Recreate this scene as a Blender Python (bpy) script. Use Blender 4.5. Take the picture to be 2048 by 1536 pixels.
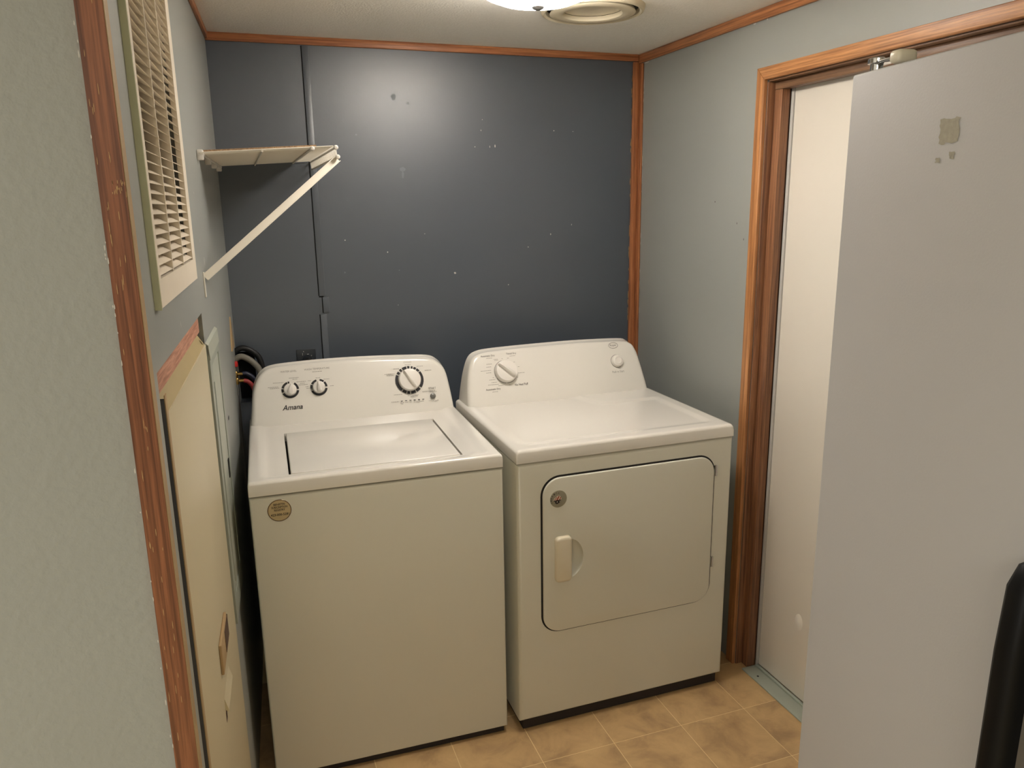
import bpy, bmesh, math, random
from mathutils import Vector, Matrix
random.seed(7)
for _o in list(bpy.data.objects): bpy.data.objects.remove(_o)
C = bpy.context.scene.collection
SC = bpy.context.scene
# ------------------------------------------------------------------ camera
CAM = dict(f=1537.37, pos=(0.0346, -2.864, 1.6231), yaw=0.3372, pitch=0.2299, roll=-0.0159)
def make_camera():
    cy, sy, cp, sp = math.cos(CAM['yaw']), math.sin(CAM['yaw']), math.cos(CAM['pitch']), math.sin(CAM['pitch'])
    fwd = Vector((sy*cp, cy*cp, -sp)); right = Vector((cy, -sy, 0)); up = right.cross(fwd)
    cr, sr = math.cos(CAM['roll']), math.sin(CAM['roll'])
    r2 = right*cr + up*sr; u2 = up*cr - right*sr
    m = Matrix((r2, u2, -fwd)).transposed().to_4x4(); m.translation = Vector(CAM['pos'])
    cam = bpy.data.cameras.new('camera'); cam.sensor_width = 36; cam.lens = CAM['f']/2048*36; cam.clip_start = 0.02
    o = bpy.data.objects.new('camera', cam); C.objects.link(o); o.matrix_world = m; SC.camera = o
make_camera()
# ------------------------------------------------------------------ world, added fill lights in the unseen kitchen, exposure
w = bpy.data.worlds.new('world'); SC.world = w; w.use_nodes = True
w.node_tree.nodes['Background'].inputs[0].default_value = (0.6, 0.65, 0.7, 1)
w.node_tree.nodes['Background'].inputs[1].default_value = 0.02
LAMP_STRENGTH = 44.5
LAMP_COLOR = (1.0, 0.93, 0.86)
def area(name, loc, rot, sx, sy, power, col):
    l = bpy.data.lights.new(name, 'AREA'); l.shape = 'RECTANGLE'; l.size = sx; l.size_y = sy; l.energy = power; l.color = col
    o = bpy.data.objects.new(name, l); C.objects.link(o); o.location = loc; o.rotation_euler = rot
    return o
area('near_wall_fill', (-2.68, -3.1, 1.45), (0, -math.pi/2, 0), 1.05, 1.25, 36, (1.0, 0.97, 0.92))  # unseen fill, placed to light the near wall and refrigerator
area('kitchen_fill', (-0.3, -4.0, 2.16), (0, 0, 0), 1.2, 0.5, 22, (1.0, 0.97, 0.88))  # unseen fill, added to brighten the appliance fronts and floor
SC.view_settings.view_transform = 'Standard'
try: SC.view_settings.look = 'None'
except Exception: pass
SC.view_settings.gamma = 1.0
SC.view_settings.use_curve_mapping = False
SC.view_settings.exposure = 0.0

# ------------------------------------------------------------------ materials
def srgb(r, g, b):
    f = lambda c: (c/255/12.92 if c/255 <= 0.04045 else ((c/255+0.055)/1.055)**2.4)
    return (f(r), f(g), f(b), 1)
MATS = {}
def new_mat(name):
    m = bpy.data.materials.new(name); m.use_nodes = True; MATS[name] = m
    nt = m.node_tree; b = nt.nodes['Principled BSDF']
    return m, nt, b
def mat(name, col, rough=0.5, metal=0.0, spec=0.5, var=0.0, vscale=6.0, bump=0.0, bscale=60.0, coat=0.0, emis=0.0, vdetail=3.0):
    m, nt, b = new_mat(name)
    b.inputs['Base Color'].default_value = col; b.inputs['Roughness'].default_value = rough; b.inputs['Metallic'].default_value = metal
    b.inputs['Specular IOR Level'].default_value = spec
    if coat: b.inputs['Coat Weight'].default_value = coat; b.inputs['Coat Roughness'].default_value = 0.12
    if emis: b.inputs['Emission Color'].default_value = col; b.inputs['Emission Strength'].default_value = emis
    tc = nt.nodes.new('ShaderNodeTexCoord')
    if var:
        n = nt.nodes.new('ShaderNodeTexNoise'); n.inputs['Scale'].default_value = vscale; n.inputs['Detail'].default_value = vdetail
        nt.links.new(tc.outputs['Object'], n.inputs['Vector'])
        mx = nt.nodes.new('ShaderNodeMix'); mx.data_type = 'RGBA'
        mx.inputs[6].default_value = (col[0]*(1-var), col[1]*(1-var), col[2]*(1-var), 1)
        mx.inputs[7].default_value = (min(1, col[0]*(1+var)), min(1, col[1]*(1+var)), min(1, col[2]*(1+var)), 1)
        nt.links.new(n.outputs['Fac'], mx.inputs[0]); nt.links.new(mx.outputs[2], b.inputs['Base Color'])
    if bump:
        n2 = nt.nodes.new('ShaderNodeTexNoise'); n2.inputs['Scale'].default_value = bscale; n2.inputs['Detail'].default_value = 4
        nt.links.new(tc.outputs['Object'], n2.inputs['Vector'])
        bp = nt.nodes.new('ShaderNodeBump'); bp.inputs['Strength'].default_value = bump; bp.inputs['Distance'].default_value = 0.004
        nt.links.new(n2.outputs['Fac'], bp.inputs['Height']); nt.links.new(bp.outputs['Normal'], b.inputs['Normal'])
    return m
def wood(name, axis, dark, light, rough=0.42):
    m, nt, b = new_mat(name)
    tc = nt.nodes.new('ShaderNodeTexCoord'); mp = nt.nodes.new('ShaderNodeMapping')
    sc = [170, 170, 170]; sc[axis] = 3.0; mp.inputs['Scale'].default_value = sc
    nt.links.new(tc.outputs['Object'], mp.inputs['Vector'])
    n = nt.nodes.new('ShaderNodeTexNoise'); n.inputs['Scale'].default_value = 1.0; n.inputs['Detail'].default_value = 5; n.inputs['Distortion'].default_value = 0.4
    nt.links.new(mp.outputs['Vector'], n.inputs['Vector'])
    cr = nt.nodes.new('ShaderNodeValToRGB'); e = cr.color_ramp.elements
    e[0].position = 0.36; e[0].color = dark; e[1].position = 0.62; e[1].color = light
    nt.links.new(n.outputs['Fac'], cr.inputs['Fac'])
    mp2 = nt.nodes.new('ShaderNodeMapping'); s2 = [420, 420, 420]; s2[axis] = 14; mp2.inputs['Scale'].default_value = s2
    nt.links.new(tc.outputs['Object'], mp2.inputs['Vector'])
    n2 = nt.nodes.new('ShaderNodeTexNoise'); n2.inputs['Scale'].default_value = 1.0; n2.inputs['Detail'].default_value = 2
    nt.links.new(mp2.outputs['Vector'], n2.inputs['Vector'])
    r2 = nt.nodes.new('ShaderNodeMapRange'); r2.inputs[1].default_value = 0.3; r2.inputs[2].default_value = 0.6; r2.inputs[3].default_value = 0.72; r2.inputs[4].default_value = 1.0
    nt.links.new(n2.outputs['Fac'], r2.inputs[0])
    mx = nt.nodes.new('ShaderNodeMix'); mx.data_type = 'RGBA'; mx.blend_type = 'MULTIPLY'; mx.inputs[0].default_value = 1
    nt.links.new(cr.outputs['Color'], mx.inputs[6]); nt.links.new(r2.outputs[0], mx.inputs[7])
    nt.links.new(mx.outputs[2], b.inputs['Base Color'])
    b.inputs['Roughness'].default_value = rough
    bp = nt.nodes.new('ShaderNodeBump'); bp.inputs['Strength'].default_value = 0.25; bp.inputs['Distance'].default_value = 0.001
    nt.links.new(n2.outputs['Fac'], bp.inputs['Height']); nt.links.new(bp.outputs['Normal'], b.inputs['Normal'])
    return m
def vinyl():
    m, nt, b = new_mat('vinyl_tile')
    tc = nt.nodes.new('ShaderNodeTexCoord'); oi = nt.nodes.new('ShaderNodeObjectInfo')
    ad = nt.nodes.new('ShaderNodeVectorMath'); ad.operation = 'ADD'
    nt.links.new(tc.outputs['Object'], ad.inputs[0]); nt.links.new(oi.outputs['Location'], ad.inputs[1])
    n = nt.nodes.new('ShaderNodeTexNoise'); n.inputs['Scale'].default_value = 9; n.inputs['Detail'].default_value = 6; n.inputs['Roughness'].default_value = 0.62; n.inputs['Distortion'].default_value = 0.5
    nt.links.new(ad.outputs[0], n.inputs['Vector'])
    cr = nt.nodes.new('ShaderNodeValToRGB'); e = cr.color_ramp.elements
    e[0].position = 0.30; e[0].color = srgb(166, 136, 98); e[1].position = 0.72; e[1].color = srgb(214, 180, 128)
    x = cr.color_ramp.elements.new(0.5); x.color = srgb(196, 162, 116)
    nt.links.new(n.outputs['Fac'], cr.inputs['Fac']); nt.links.new(cr.outputs['Color'], b.inputs['Base Color'])
    b.inputs['Roughness'].default_value = 0.38
    return m
mat('paint_grey', srgb(155, 158, 153), 0.42, var=0.04, vscale=2.5, bump=0.06, bscale=120)
mat('paint_grey_textured', srgb(164, 167, 163), 0.6, var=0.04, vscale=3, bump=0.30, bscale=85)
pb_ = mat('paint_blue', srgb(72, 80, 90), 0.42, spec=1.0, var=0.05, vscale=3, bump=0.05, bscale=140, coat=0.4)
pb_.node_tree.nodes['Principled BSDF'].inputs['Coat Roughness'].default_value = 0.40
mat('paint_blue_dark', srgb(46, 50, 55), 0.3, var=0.1, vscale=30, bump=0.1)
mat('ceiling_board', srgb(243, 241, 234), 0.8, var=0.05, vscale=60, bump=0.35, bscale=160)
wood('wood_x', 0, srgb(150, 92, 58), srgb(196, 130, 84)); wood('wood_y', 1, srgb(150, 94, 58), srgb(200, 136, 88)); wood('wood_z', 2, srgb(104, 62, 42), srgb(152, 96, 66))
wood('wood_corner', 2, srgb(138, 84, 52), srgb(184, 120, 76)); wood('casing_z', 2, srgb(158, 104, 62), srgb(204, 144, 92)); wood('casing_y', 1, srgb(162, 108, 66), srgb(210, 152, 100))
wood('wood_jamb', 2, srgb(112, 74, 52), srgb(160, 112, 78), 0.38)
wood('wood_jamb_y', 1, srgb(100, 74, 54), srgb(140, 106, 78), 0.45)
wood('wood_raw', 1, srgb(176, 122, 98), srgb(208, 154, 128), 0.7)
wood('wood_board', 1, srgb(150, 116, 82), srgb(190, 156, 118), 0.7)
vinyl()
mat('grout', srgb(236, 212, 160), 0.7)
mat('enamel', srgb(232, 228, 219), 0.17, var=0.015, vscale=4, bump=0.02, bscale=500, coat=0.25)
mat('enamel_shaded', srgb(222, 220, 206), 0.38, var=0.015, vscale=4, bump=0.06, bscale=420)  # same enamel, with the fronts' dim olive light tinted into its colour
mat('plastic_white', srgb(234, 229, 221), 0.28, var=0.01)
mat('plastic_cream', srgb(226, 216, 192), 0.35, var=0.02)
mat('print_black', srgb(28, 26, 28), 0.45, var=0.05)
mat('print_grey', srgb(150, 144, 136), 0.5, var=0.05)
mat('print_dark', srgb(86, 80, 74), 0.5, var=0.05)
mat('print_silver', srgb(174, 168, 158), 0.35, metal=0.3, var=0.05)
mat('button_grey', srgb(112, 110, 104), 0.25, var=0.03)
mat('gap_dark', srgb(30, 28, 26), 0.8, var=0.1)
mat('under_shade', srgb(44, 37, 34), 0.8, var=0.1)  # colour of the shade painted in under the appliances
mat('gap_shade', srgb(72, 72, 76), 0.6, var=0.1)  # darkened so the flange side reads as the shaded gap beside it
mat('rubber_black', srgb(20, 20, 21), 0.5, var=0.1)
mat('cavity_black', srgb(10, 10, 11), 0.9, var=0.1)
mat('steel_galv', srgb(150, 150, 148), 0.35, metal=0.9, var=0.05, vscale=40)
mat('chrome', srgb(205, 205, 205), 0.12, metal=1.0, var=0.02)
mat('brass', srgb(170, 140, 84), 0.28, metal=1.0, var=0.08, vscale=60)
mat('red_paint', srgb(196, 36, 34), 0.4, var=0.05)
mat('red_rubber', srgb(168, 58, 56), 0.5, var=0.06, vscale=40)
mat('blue_rubber', srgb(34, 40, 60), 0.5, var=0.06, vscale=40)
mat('hose_grey', srgb(128, 124, 112), 0.5, var=0.08, vscale=50)
mat('grille_paint', srgb(238, 227, 208), 0.45, var=0.05, vscale=12)
mat('grille_side', srgb(200, 203, 172), 0.6, var=0.10, vscale=25)
mat('filter_dust', srgb(104, 92, 74), 0.95, var=0.15, vscale=40)
mat('panel_cream', srgb(204, 192, 160), 0.4, var=0.03, vscale=3)
mat('panel_lip', srgb(178, 160, 116), 0.5, var=0.06, vscale=18)
mat('brown_dark', srgb(78, 52, 40), 0.6, var=0.15, vscale=30)
mat('edge_tan', srgb(176, 148, 108), 0.6, var=0.1, vscale=40)
mat('breaker_paint', srgb(158, 164, 152), 0.42, var=0.05, vscale=8)
mat('breaker_white', srgb(176, 180, 166), 0.42, var=0.04, vscale=8)
mat('door_white', srgb(230, 224, 212), 0.42, var=0.02, vscale=3)
mat('weatherstrip', srgb(190, 188, 184), 0.5, var=0.03)
mat('threshold_paint', srgb(166, 172, 158), 0.55, var=0.06, vscale=14)
mat('fridge_silver', srgb(176, 174, 172), 0.58, metal=0.0, var=0.025, vscale=3, bump=0.05, bscale=300)
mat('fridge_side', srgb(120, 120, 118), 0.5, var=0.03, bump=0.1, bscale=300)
mat('handle_black', srgb(7, 7, 8), 0.5, spec=0.2, var=0.05)
mat('residue', srgb(158, 153, 137), 0.7, var=0.22, vscale=170, vdetail=4)
mat('wire_white', srgb(232, 226, 212), 0.35, var=0.02)
mat('chip_white', srgb(214, 212, 204), 0.7, var=0.05)
mat('chip_tan', srgb(196, 160, 112), 0.7, var=0.1)
mat('spackle', srgb(120, 128, 132), 0.5, var=0.05)
mat('sticker_gold', srgb(190, 172, 136), 0.3, metal=0.15, var=0.12, vscale=25)
mat('sticker_brown', srgb(88, 56, 34), 0.4, var=0.05)
mat('badge_grey', srgb(158, 153, 134), 0.3, metal=0.0, var=0.05)
mat('badge_red', srgb(170, 74, 56), 0.4, var=0.05)
mat('badge_white', srgb(232, 222, 206), 0.4, var=0.03)
mat('badge_navy', srgb(34, 32, 38), 0.4, var=0.03)
mat('diffuser_paint', srgb(214, 204, 178), 0.5, var=0.03)
def lamp_mat():
    m, nt, b = new_mat('lamp_glass')
    b.inputs['Base Color'].default_value = (0.9, 0.88, 0.84, 1); b.inputs['Roughness'].default_value = 0.3
    n = nt.nodes.new('ShaderNodeTexNoise'); n.inputs['Scale'].default_value = 4
    tc = nt.nodes.new('ShaderNodeTexCoord'); nt.links.new(tc.outputs['Object'], n.inputs['Vector'])
    mr = nt.nodes.new('ShaderNodeMapRange'); mr.inputs[3].default_value = LAMP_STRENGTH*0.9; mr.inputs[4].default_value = LAMP_STRENGTH*1.1
    nt.links.new(n.outputs['Fac'], mr.inputs[0]); nt.links.new(mr.outputs[0], b.inputs['Emission Strength'])
    b.inputs['Emission Color'].default_value = (*LAMP_COLOR, 1)
lamp_mat()

# ------------------------------------------------------------------ helpers
def link_mesh(name, bm, m, parent=None, smooth=None, loc=None):
    me = bpy.data.meshes.new(name); bm.normal_update(); bm.to_mesh(me); bm.free()
    me.materials.append(MATS[m])
    if smooth is not None:
        for p in me.polygons: p.use_smooth = True
        me.set_sharp_from_angle(angle=math.radians(smooth))
    o = bpy.data.objects.new(name, me); C.objects.link(o)
    if parent is not None: o.parent = parent
    if loc is not None: o.location = loc
    return o
def tag(o, label=None, cat=None, group=None, kind=None):
    if label: o['label'] = label
    if cat: o['category'] = cat
    if group: o['group'] = group
    if kind: o['kind'] = kind
    return o
def thing(name, label, cat, loc=(0, 0, 0), rz=0.0, group=None):
    o = bpy.data.objects.new(name, None); o.empty_display_size = 0.05; C.objects.link(o)
    o.location = loc; o.rotation_euler = (0, 0, rz)
    return tag(o, label, cat, group)
def add_box(bm, x0, x1, y0, y1, z0, z1, bev=0.0, seg=2):
    vs = [bm.verts.new((x, y, z)) for z in (z0, z1) for y in (y0, y1) for x in (x0, x1)]
    fs = [bm.faces.new([vs[i] for i in f]) for f in ((0, 2, 3, 1), (4, 5, 7, 6), (0, 1, 5, 4), (2, 6, 7, 3), (0, 4, 6, 2), (1, 3, 7, 5))]
    if bev:
        es = list({e for f in fs for e in f.edges})
        bmesh.ops.bevel(bm, geom=es, offset=bev, segments=seg, profile=0.5, affect='EDGES')
def box(name, x0, x1, y0, y1, z0, z1, m, parent=None, bev=0.0, seg=2):
    bm = bmesh.new(); add_box(bm, min(x0, x1), max(x0, x1), min(y0, y1), max(y0, y1), min(z0, z1), max(z0, z1), bev, seg)
    return link_mesh(name, bm, m, parent, 40 if bev else None)
def add_tube(bm, pts, r, n=12, cap=True):
    pts = [Vector(p) for p in pts]; rings = []
    prev = None
    for i, p in enumerate(pts):
        t = (pts[min(i+1, len(pts)-1)] - pts[max(i-1, 0)]).normalized()
        if prev is None:
            a = Vector((0, 0, 1)) if abs(t.z) < 0.9 else Vector((1, 0, 0)); u = t.cross(a).normalized()
        else: u = (prev - t*prev.dot(t)).normalized()
        prev = u; v = t.cross(u); rr = r[i] if isinstance(r, (list, tuple)) else r
        rings.append([bm.verts.new(p + (u*math.cos(k*2*math.pi/n) + v*math.sin(k*2*math.pi/n))*rr) for k in range(n)])
    for a, b in zip(rings, rings[1:]):
        for k in range(n): bm.faces.new((a[k], a[(k+1) % n], b[(k+1) % n], b[k]))
    if cap: bm.faces.new(list(reversed(rings[0]))); bm.faces.new(rings[-1])
def tube(name, pts, r, m, parent=None, n=12):
    bm = bmesh.new(); add_tube(bm, pts, r, n); bmesh.ops.recalc_face_normals(bm, faces=bm.faces)
    return link_mesh(name, bm, m, parent, 50)
def smooth_path(pts, k=6):
    P = [Vector(p) for p in pts]; P = [P[0]*2-P[1]] + P + [P[-1]*2-P[-2]]; out = []
    for i in range(1, len(P)-2):
        for j in range(k):
            t = j/k; a, b, c, d = P[i-1:i+3]
            out.append(0.5*((2*b) + (c-a)*t + (2*a-5*b+4*c-d)*t*t + (3*b-a-3*c+d)*t**3))
    out.append(P[-2]); return out
def lathe(name, prof, m, parent=None, n=48, loc=(0, 0, 0), basis=None, smooth=40):
    """profile of (r, z); basis: optional 3x3 (columns ex, ey, normal)"""
    bm = bmesh.new(); rings = []
    for r, z in prof:
        if r < 1e-6: rings.append([bm.verts.new((0, 0, z))])
        else: rings.append([bm.verts.new((r*math.cos(2*math.pi*k/n), r*math.sin(2*math.pi*k/n), z)) for k in range(n)])
    for a, b in zip(rings, rings[1:]):
        for k in range(n):
            if len(a) == 1 and len(b) == 1: continue
            if len(a) == 1: bm.faces.new((a[0], b[(k+1) % n], b[k]))
            elif len(b) == 1: bm.faces.new((a[k], a[(k+1) % n], b[0]))
            else: bm.faces.new((a[k], a[(k+1) % n], b[(k+1) % n], b[k]))
    bmesh.ops.recalc_face_normals(bm, faces=bm.faces)
    M = (basis.to_4x4() if basis is not None else Matrix.Identity(4)); M.translation = Vector(loc)
    bm.transform(M)
    return link_mesh(name, bm, m, parent, smooth)
def prism(name, poly, h0, h1, m, parent=None, T=None, smooth=None, bev=0.0):
    """polygon (x,y) extruded from h0 to h1 along local z, then transformed by T"""
    bm = bmesh.new()
    a = [bm.verts.new((x, y, h0)) for x, y in poly]; b = [bm.verts.new((x, y, h1)) for x, y in poly]; n = len(poly)
    bm.faces.new(list(reversed(a))); top = bm.faces.new(b)
    for k in range(n): bm.faces.new((a[k], a[(k+1) % n], b[(k+1) % n], b[k]))
    bmesh.ops.recalc_face_normals(bm, faces=bm.faces)
    if bev: bmesh.ops.bevel(bm, geom=list(top.edges), offset=bev, segments=3, profile=0.5, affect='EDGES')
    if T is not None: bm.transform(T)
    return link_mesh(name, bm, m, parent, smooth)
def round_rect(x0, x1, y0, y1, r, n=8):
    out = []
    for cx, cy, a0 in ((x1-r, y1-r, 0), (x0+r, y1-r, 90), (x0+r, y0+r, 180), (x1-r, y0+r, 270)):
        for k in range(n+1):
            a = math.radians(a0 + 90*k/n); out.append((cx + r*math.cos(a), cy + r*math.sin(a)))
    return out
def frame_T(o, ex, ey, ez):
    M = Matrix((ex, ey, ez)).transposed().to_4x4(); M.translation = Vector(o); return M
def holed_boxes(bm, u0, u1, v0, v1, holes, emit):
    """split rectangle minus rectangular holes into cells, emit(u0,u1,v0,v1)"""
    us = sorted({u0, u1, *[h[0] for h in holes], *[h[1] for h in holes]}); vs = sorted({v0, v1, *[h[2] for h in holes], *[h[3] for h in holes]})
    for a, b in zip(us, us[1:]):
        run = None
        for c, d in zip(vs, vs[1:]):
            mu, mv = (a+b)/2, (c+d)/2
            inside = any(h[0] < mu < h[1] and h[2] < mv < h[3] for h in holes)
            if inside:
                if run: emit(a, b, *run); run = None
            else: run = (run[0], d) if run else (c, d)
        if run: emit(a, b, *run)
def text_mesh(name, s, width, m, parent, T, at=(0, 0), shear=0.0, height=None, align='CENTER', bold=0.0, lift=0.0004, spacing=1.0):
    cu = bpy.data.curves.new(name, 'FONT'); cu.body = s; cu.size = 1.0; cu.align_x = 'CENTER'; cu.align_y = 'CENTER'; cu.shear = shear; cu.offset = bold; cu.space_character = spacing
    cu.resolution_u = 2
    t = bpy.data.objects.new('tmp_text', cu); C.objects.link(t)
    dg = bpy.context.evaluated_depsgraph_get(); me = bpy.data.meshes.new_from_object(t.evaluated_get(dg))
    bpy.data.objects.remove(t); bpy.data.curves.remove(cu)
    xs = [v.co.x for v in me.vertices]; ys = [v.co.y for v in me.vertices]
    w0, h0 = max(xs)-min(xs), max(ys)-min(ys); sx = width/w0; sy = (height/h0) if height else sx
    cx, cyy = (max(xs)+min(xs))/2, (max(ys)+min(ys))/2
    for v in me.vertices: v.co = T @ Vector(((v.co.x-cx)*sx+at[0], (v.co.y-cyy)*sy+at[1], lift))
    me.materials.clear(); me.materials.append(MATS[m])
    o = bpy.data.objects.new(name, me); C.objects.link(o); o.parent = parent
    return o
def quad_bars(name, rects, m, parent, T, lift=0.0004):
    bm = bmesh.new()
    for x0, x1, y0, y1 in rects:
        bm.faces.new([bm.verts.new(T @ Vector((x, y, lift))) for x, y in ((x0, y0), (x1, y0), (x1, y1), (x0, y1))])
    return link_mesh(name, bm, m, parent)
def fine_print(parent, T, spots, m='print_grey'):
    """lines of print too small to read: rows of short word-like dashes"""
    rects = []
    for cx, cy, wd in spots:
        x = cx - wd/2; 
        while x < cx + wd/2 - 0.001:
            l = min(random.uniform(0.003, 0.007), cx + wd/2 - x); rects.append((x, x+l, cy-0.0008, cy+0.0008)); x += l + 0.0011
    o = quad_bars('fine_print', rects, m, parent, T); o['kind'] = 'stuff'
    return o
def ring_arcs(name, r0, r1, arcs, m, parent, T, at, lift=0.0005):
    bm = bmesh.new()
    for a0, a1 in arcs:
        n = max(2, int(abs(a1-a0)/6)); prev = None
        for k in range(n+1):
            a = math.radians(a0 + (a1-a0)*k/n); c, s = math.cos(a), math.sin(a)
            cur = [bm.verts.new(T @ Vector((at[0]+r*c, at[1]+r*s, lift))) for r in (r0, r1)]
            if prev: bm.faces.new((prev[0], prev[1], cur[1], cur[0]))
            prev = cur
    return link_mesh(name, bm, m, parent)

XR, ZC = 1.5927, 2.1829
LA = -0.0538
LD = Vector((math.sin(LA), -math.cos(LA), 0)); LN = Vector((math.cos(LA), math.sin(LA), 0))
# left wall frame: x = s (distance from the back corner), y = height, z = out into the room
LT = Matrix((LD, Vector((0, 0, 1)), LN)).transposed().to_4x4()
def lbox(name, s0, s1, z0, z1, o0, o1, m, parent=None, bev=0.0):
    bm = bmesh.new(); add_box(bm, s0, s1, z0, z1, o0, o1, bev); bm.transform(LT); bmesh.ops.recalc_face_normals(bm, faces=bm.faces)
    return link_mesh(name, bm, m, parent, 40 if bev else None)
def LP(s, z, o=0.0): return LT @ Vector((s, z, o))
YN = -1.75          # plane of the furnace closet's near wall
# ------------------------------------------------------------------ the setting
floor = tag(box('floor', -2.6, 1.75, -5.4, 0.12, -0.06, -0.0005, 'grout'), kind='structure')
TS, TX, TY = 0.236, 0.7593, -1.024
bm = bmesh.new(); add_box(bm, -TS/2+0.0012, TS/2-0.0012, -TS/2+0.0012, TS/2-0.0012, -0.0004, 0.0)
tile_me = bpy.data.meshes.new('tile'); bm.to_mesh(tile_me); bm.free(); tile_me.materials.append(MATS['vinyl_tile'])
for i in range(-4, 4):
    for j in range(-5, 3):
        t = bpy.data.objects.new('tile', tile_me); C.objects.link(t); t.parent = floor
        t.location = (TX + (i+0.5)*TS, TY + (j+0.5)*TS, 0.0); t.rotation_euler = (0, 0, random.choice((0, 1, 2, 3))*math.pi/2)
tag(box('ceiling', -2.6, 1.75, -5.4, 0.12, ZC, ZC+0.06, 'ceiling_board'), kind='structure')
def wall(name, emit_list, m):
    bm = bmesh.new()
    for a in emit_list: add_box(bm, *a)
    return tag(link_mesh(name, bm, m), kind='structure')
L_ = []
holed_boxes(None, -0.06, XR+0.1, -0.05, ZC, [(-0.012, 0.062, 0.94, 1.125)], lambda a, b, c, d: L_.append((a, b, 0.0, 0.07, c, d)))
wall_back = wall('wall_back', L_, 'paint_blue')
box('wall_cavity', -0.02, 0.07, 0.066, 0.072, 0.93, 1.14, 'cavity_black', wall_back)
L_ = []
holed_boxes(None, -5.4, 0.0, -0.05, ZC, [(-1.63, -0.797, -0.06, 1.976)], lambda a, b, c, d: L_.append((XR, XR+0.10, a, b, c, d)))
wall_right = wall('wall_right', L_, 'paint_grey')
bm = bmesh.new()
holed_boxes(None, -0.08, 1.735, -0.02, ZC, [(0.992, 1.672, -0.03, 1.393), (1.13, 1.60, 1.515, 2.13)], lambda a, b, c, d: add_box(bm, a, b, c, d, -0.05, 0.0))
bm.transform(LT); bmesh.ops.recalc_face_normals(bm, faces=bm.faces)
wall_left = tag(link_mesh('wall_left', bm, 'paint_grey'), kind='structure')
lbox('wall_cavity', 0.95, 1.72, -0.02, 1.45, -0.16, -0.12, 'cavity_black', wall_left)
wx_near = (LD*1.735).x
tag(box('wall_near', -2.6, wx_near, YN, YN+0.05, 0.0, ZC, 'paint_grey_textured'), kind='structure')
L_ = []
holed_boxes(None, -5.4, YN, 0.0, ZC, [(-3.75, -2.45, 0.9, 2.0)], lambda a, b, c, d: L_.append((-2.65, -2.6, a, b, c, d)))
wall('wall_kitchen', L_, 'paint_grey')
bm = bmesh.new(); holed_boxes(None, -3.79, -2.41, 0.86, 2.04, [(-3.73, -3.12, 0.92, 1.98), (-3.08, -2.47, 0.92, 1.98)], lambda a, b, c, d: add_box(bm, -2.6, -2.585, a, b, c, d))
tag(link_mesh('added_window_1', bm, 'door_white'), kind='structure')  # unseen window, added to go with the fill light
tag(box('wall_rear', -2.65, 1.75, -5.45, -5.4, 0.0, ZC, 'paint_grey'), kind='structure')
# small damage on the painted walls
def chips(name, spots, m, parent, T):
    bm = bmesh.new()
    for x, y, rx, ry in spots:
        rx *= 0.8; ry *= 0.8; k = random.randint(5, 7); a0 = random.random()*6
        bm.faces.new([bm.verts.new(T @ Vector((x + rx*random.uniform(.6, 1.1)*math.cos(a0+2*math.pi*i/k), y + ry*random.uniform(.6, 1.1)*math.sin(a0+2*math.pi*i/k), 0.0006))) for i in range(k)])
    o = link_mesh(name, bm, m, parent); o['kind'] = 'stuff'; return o
BT = Matrix(((1, 0, 0, 0), (0, 0, -1, 0), (0, 1, 0, 0), (0, 0, 0, 1)))      # back wall frame: x, z, out
chips('paint_chip', [(0.986, 1.836, .003, .010), (0.965, 1.834, .002, .006), (0.907, 1.833, .003, .003), (0.932, 1.892, .002, .005), (1.225, 1.895, .003, .003), (1.305, 1.893, .004, .002), (1.30, 1.54, .002, .006), (1.115, 1.458, .003, .003), (0.56, 1.458, .003, .004), (0.815, 1.37, .006, .006), (1.03, 1.315, .003, .003), (0.408, 1.505, .003, .004), (0.59, 1.26, .002, .002), (1.21, 1.505, .003, .005), (0.703, 1.52, .003, .002), (0.938, 1.93, .002, .002)], 'chip_white', wall_back, BT)
chips('spackle_patch', [(0.628, 1.752, .017, .011), (0.630, 1.733, .008, .02), (0.40, 1.39, .005, .006), (0.60, 1.39, .004, .004), (0.47, 1.87, .005, .005), (0.61, 2.0, .012, .02), (0.66, 1.98, .008, .008)], 'spackle', wall_back, BT)
RT = Matrix(((0, 0, -1, XR), (-1, 0, 0, 0), (0, 1, 0, 0), (0, 0, 0, 1)))    # right wall frame: distance from back, z, out
chips('paint_chip', [(0.55, 1.62, .004, .004), (0.68, 1.55, .003, .005), (0.72, 1.50, .003, .006)], 'print_dark', wall_right, RT)
LT4 = LT.copy()
chips('paint_chip', [(0.88, 1.66, .004, .006), (0.86, 1.55, .003, .006), (1.36, 1.42, .003, .010), (0.8, 1.50, .008, .016)], 'chip_white', wall_left, LT4)
chips('pry_mark', [(0.70, 1.311, .022, .010), (0.57, 1.034, .03, .010), (1.02, 1.335, .012, .014)], 'gap_dark', wall_left, LT4)
# seam batten of the back wall, in three lengths
for k, (z0, z1, x0) in enumerate(((1.309, 2.155, 0.303), (1.247, 1.304, 0.314), (0.4, 1.242, 0.302))):
    b_ = box('seam_batten', x0, x0+0.022, -0.0035, 0.004, z0, z1, 'paint_blue', wall_back, 0.001)
    box('seam_gap', x0-0.003, x0, -0.0008, 0.003, z0, z1, 'cavity_black', wall_back)
box('seam_gap', 0.302, 0.318, -0.0008, 0.002, 1.304, 1.309, 'cavity_black', wall_back)
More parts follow.
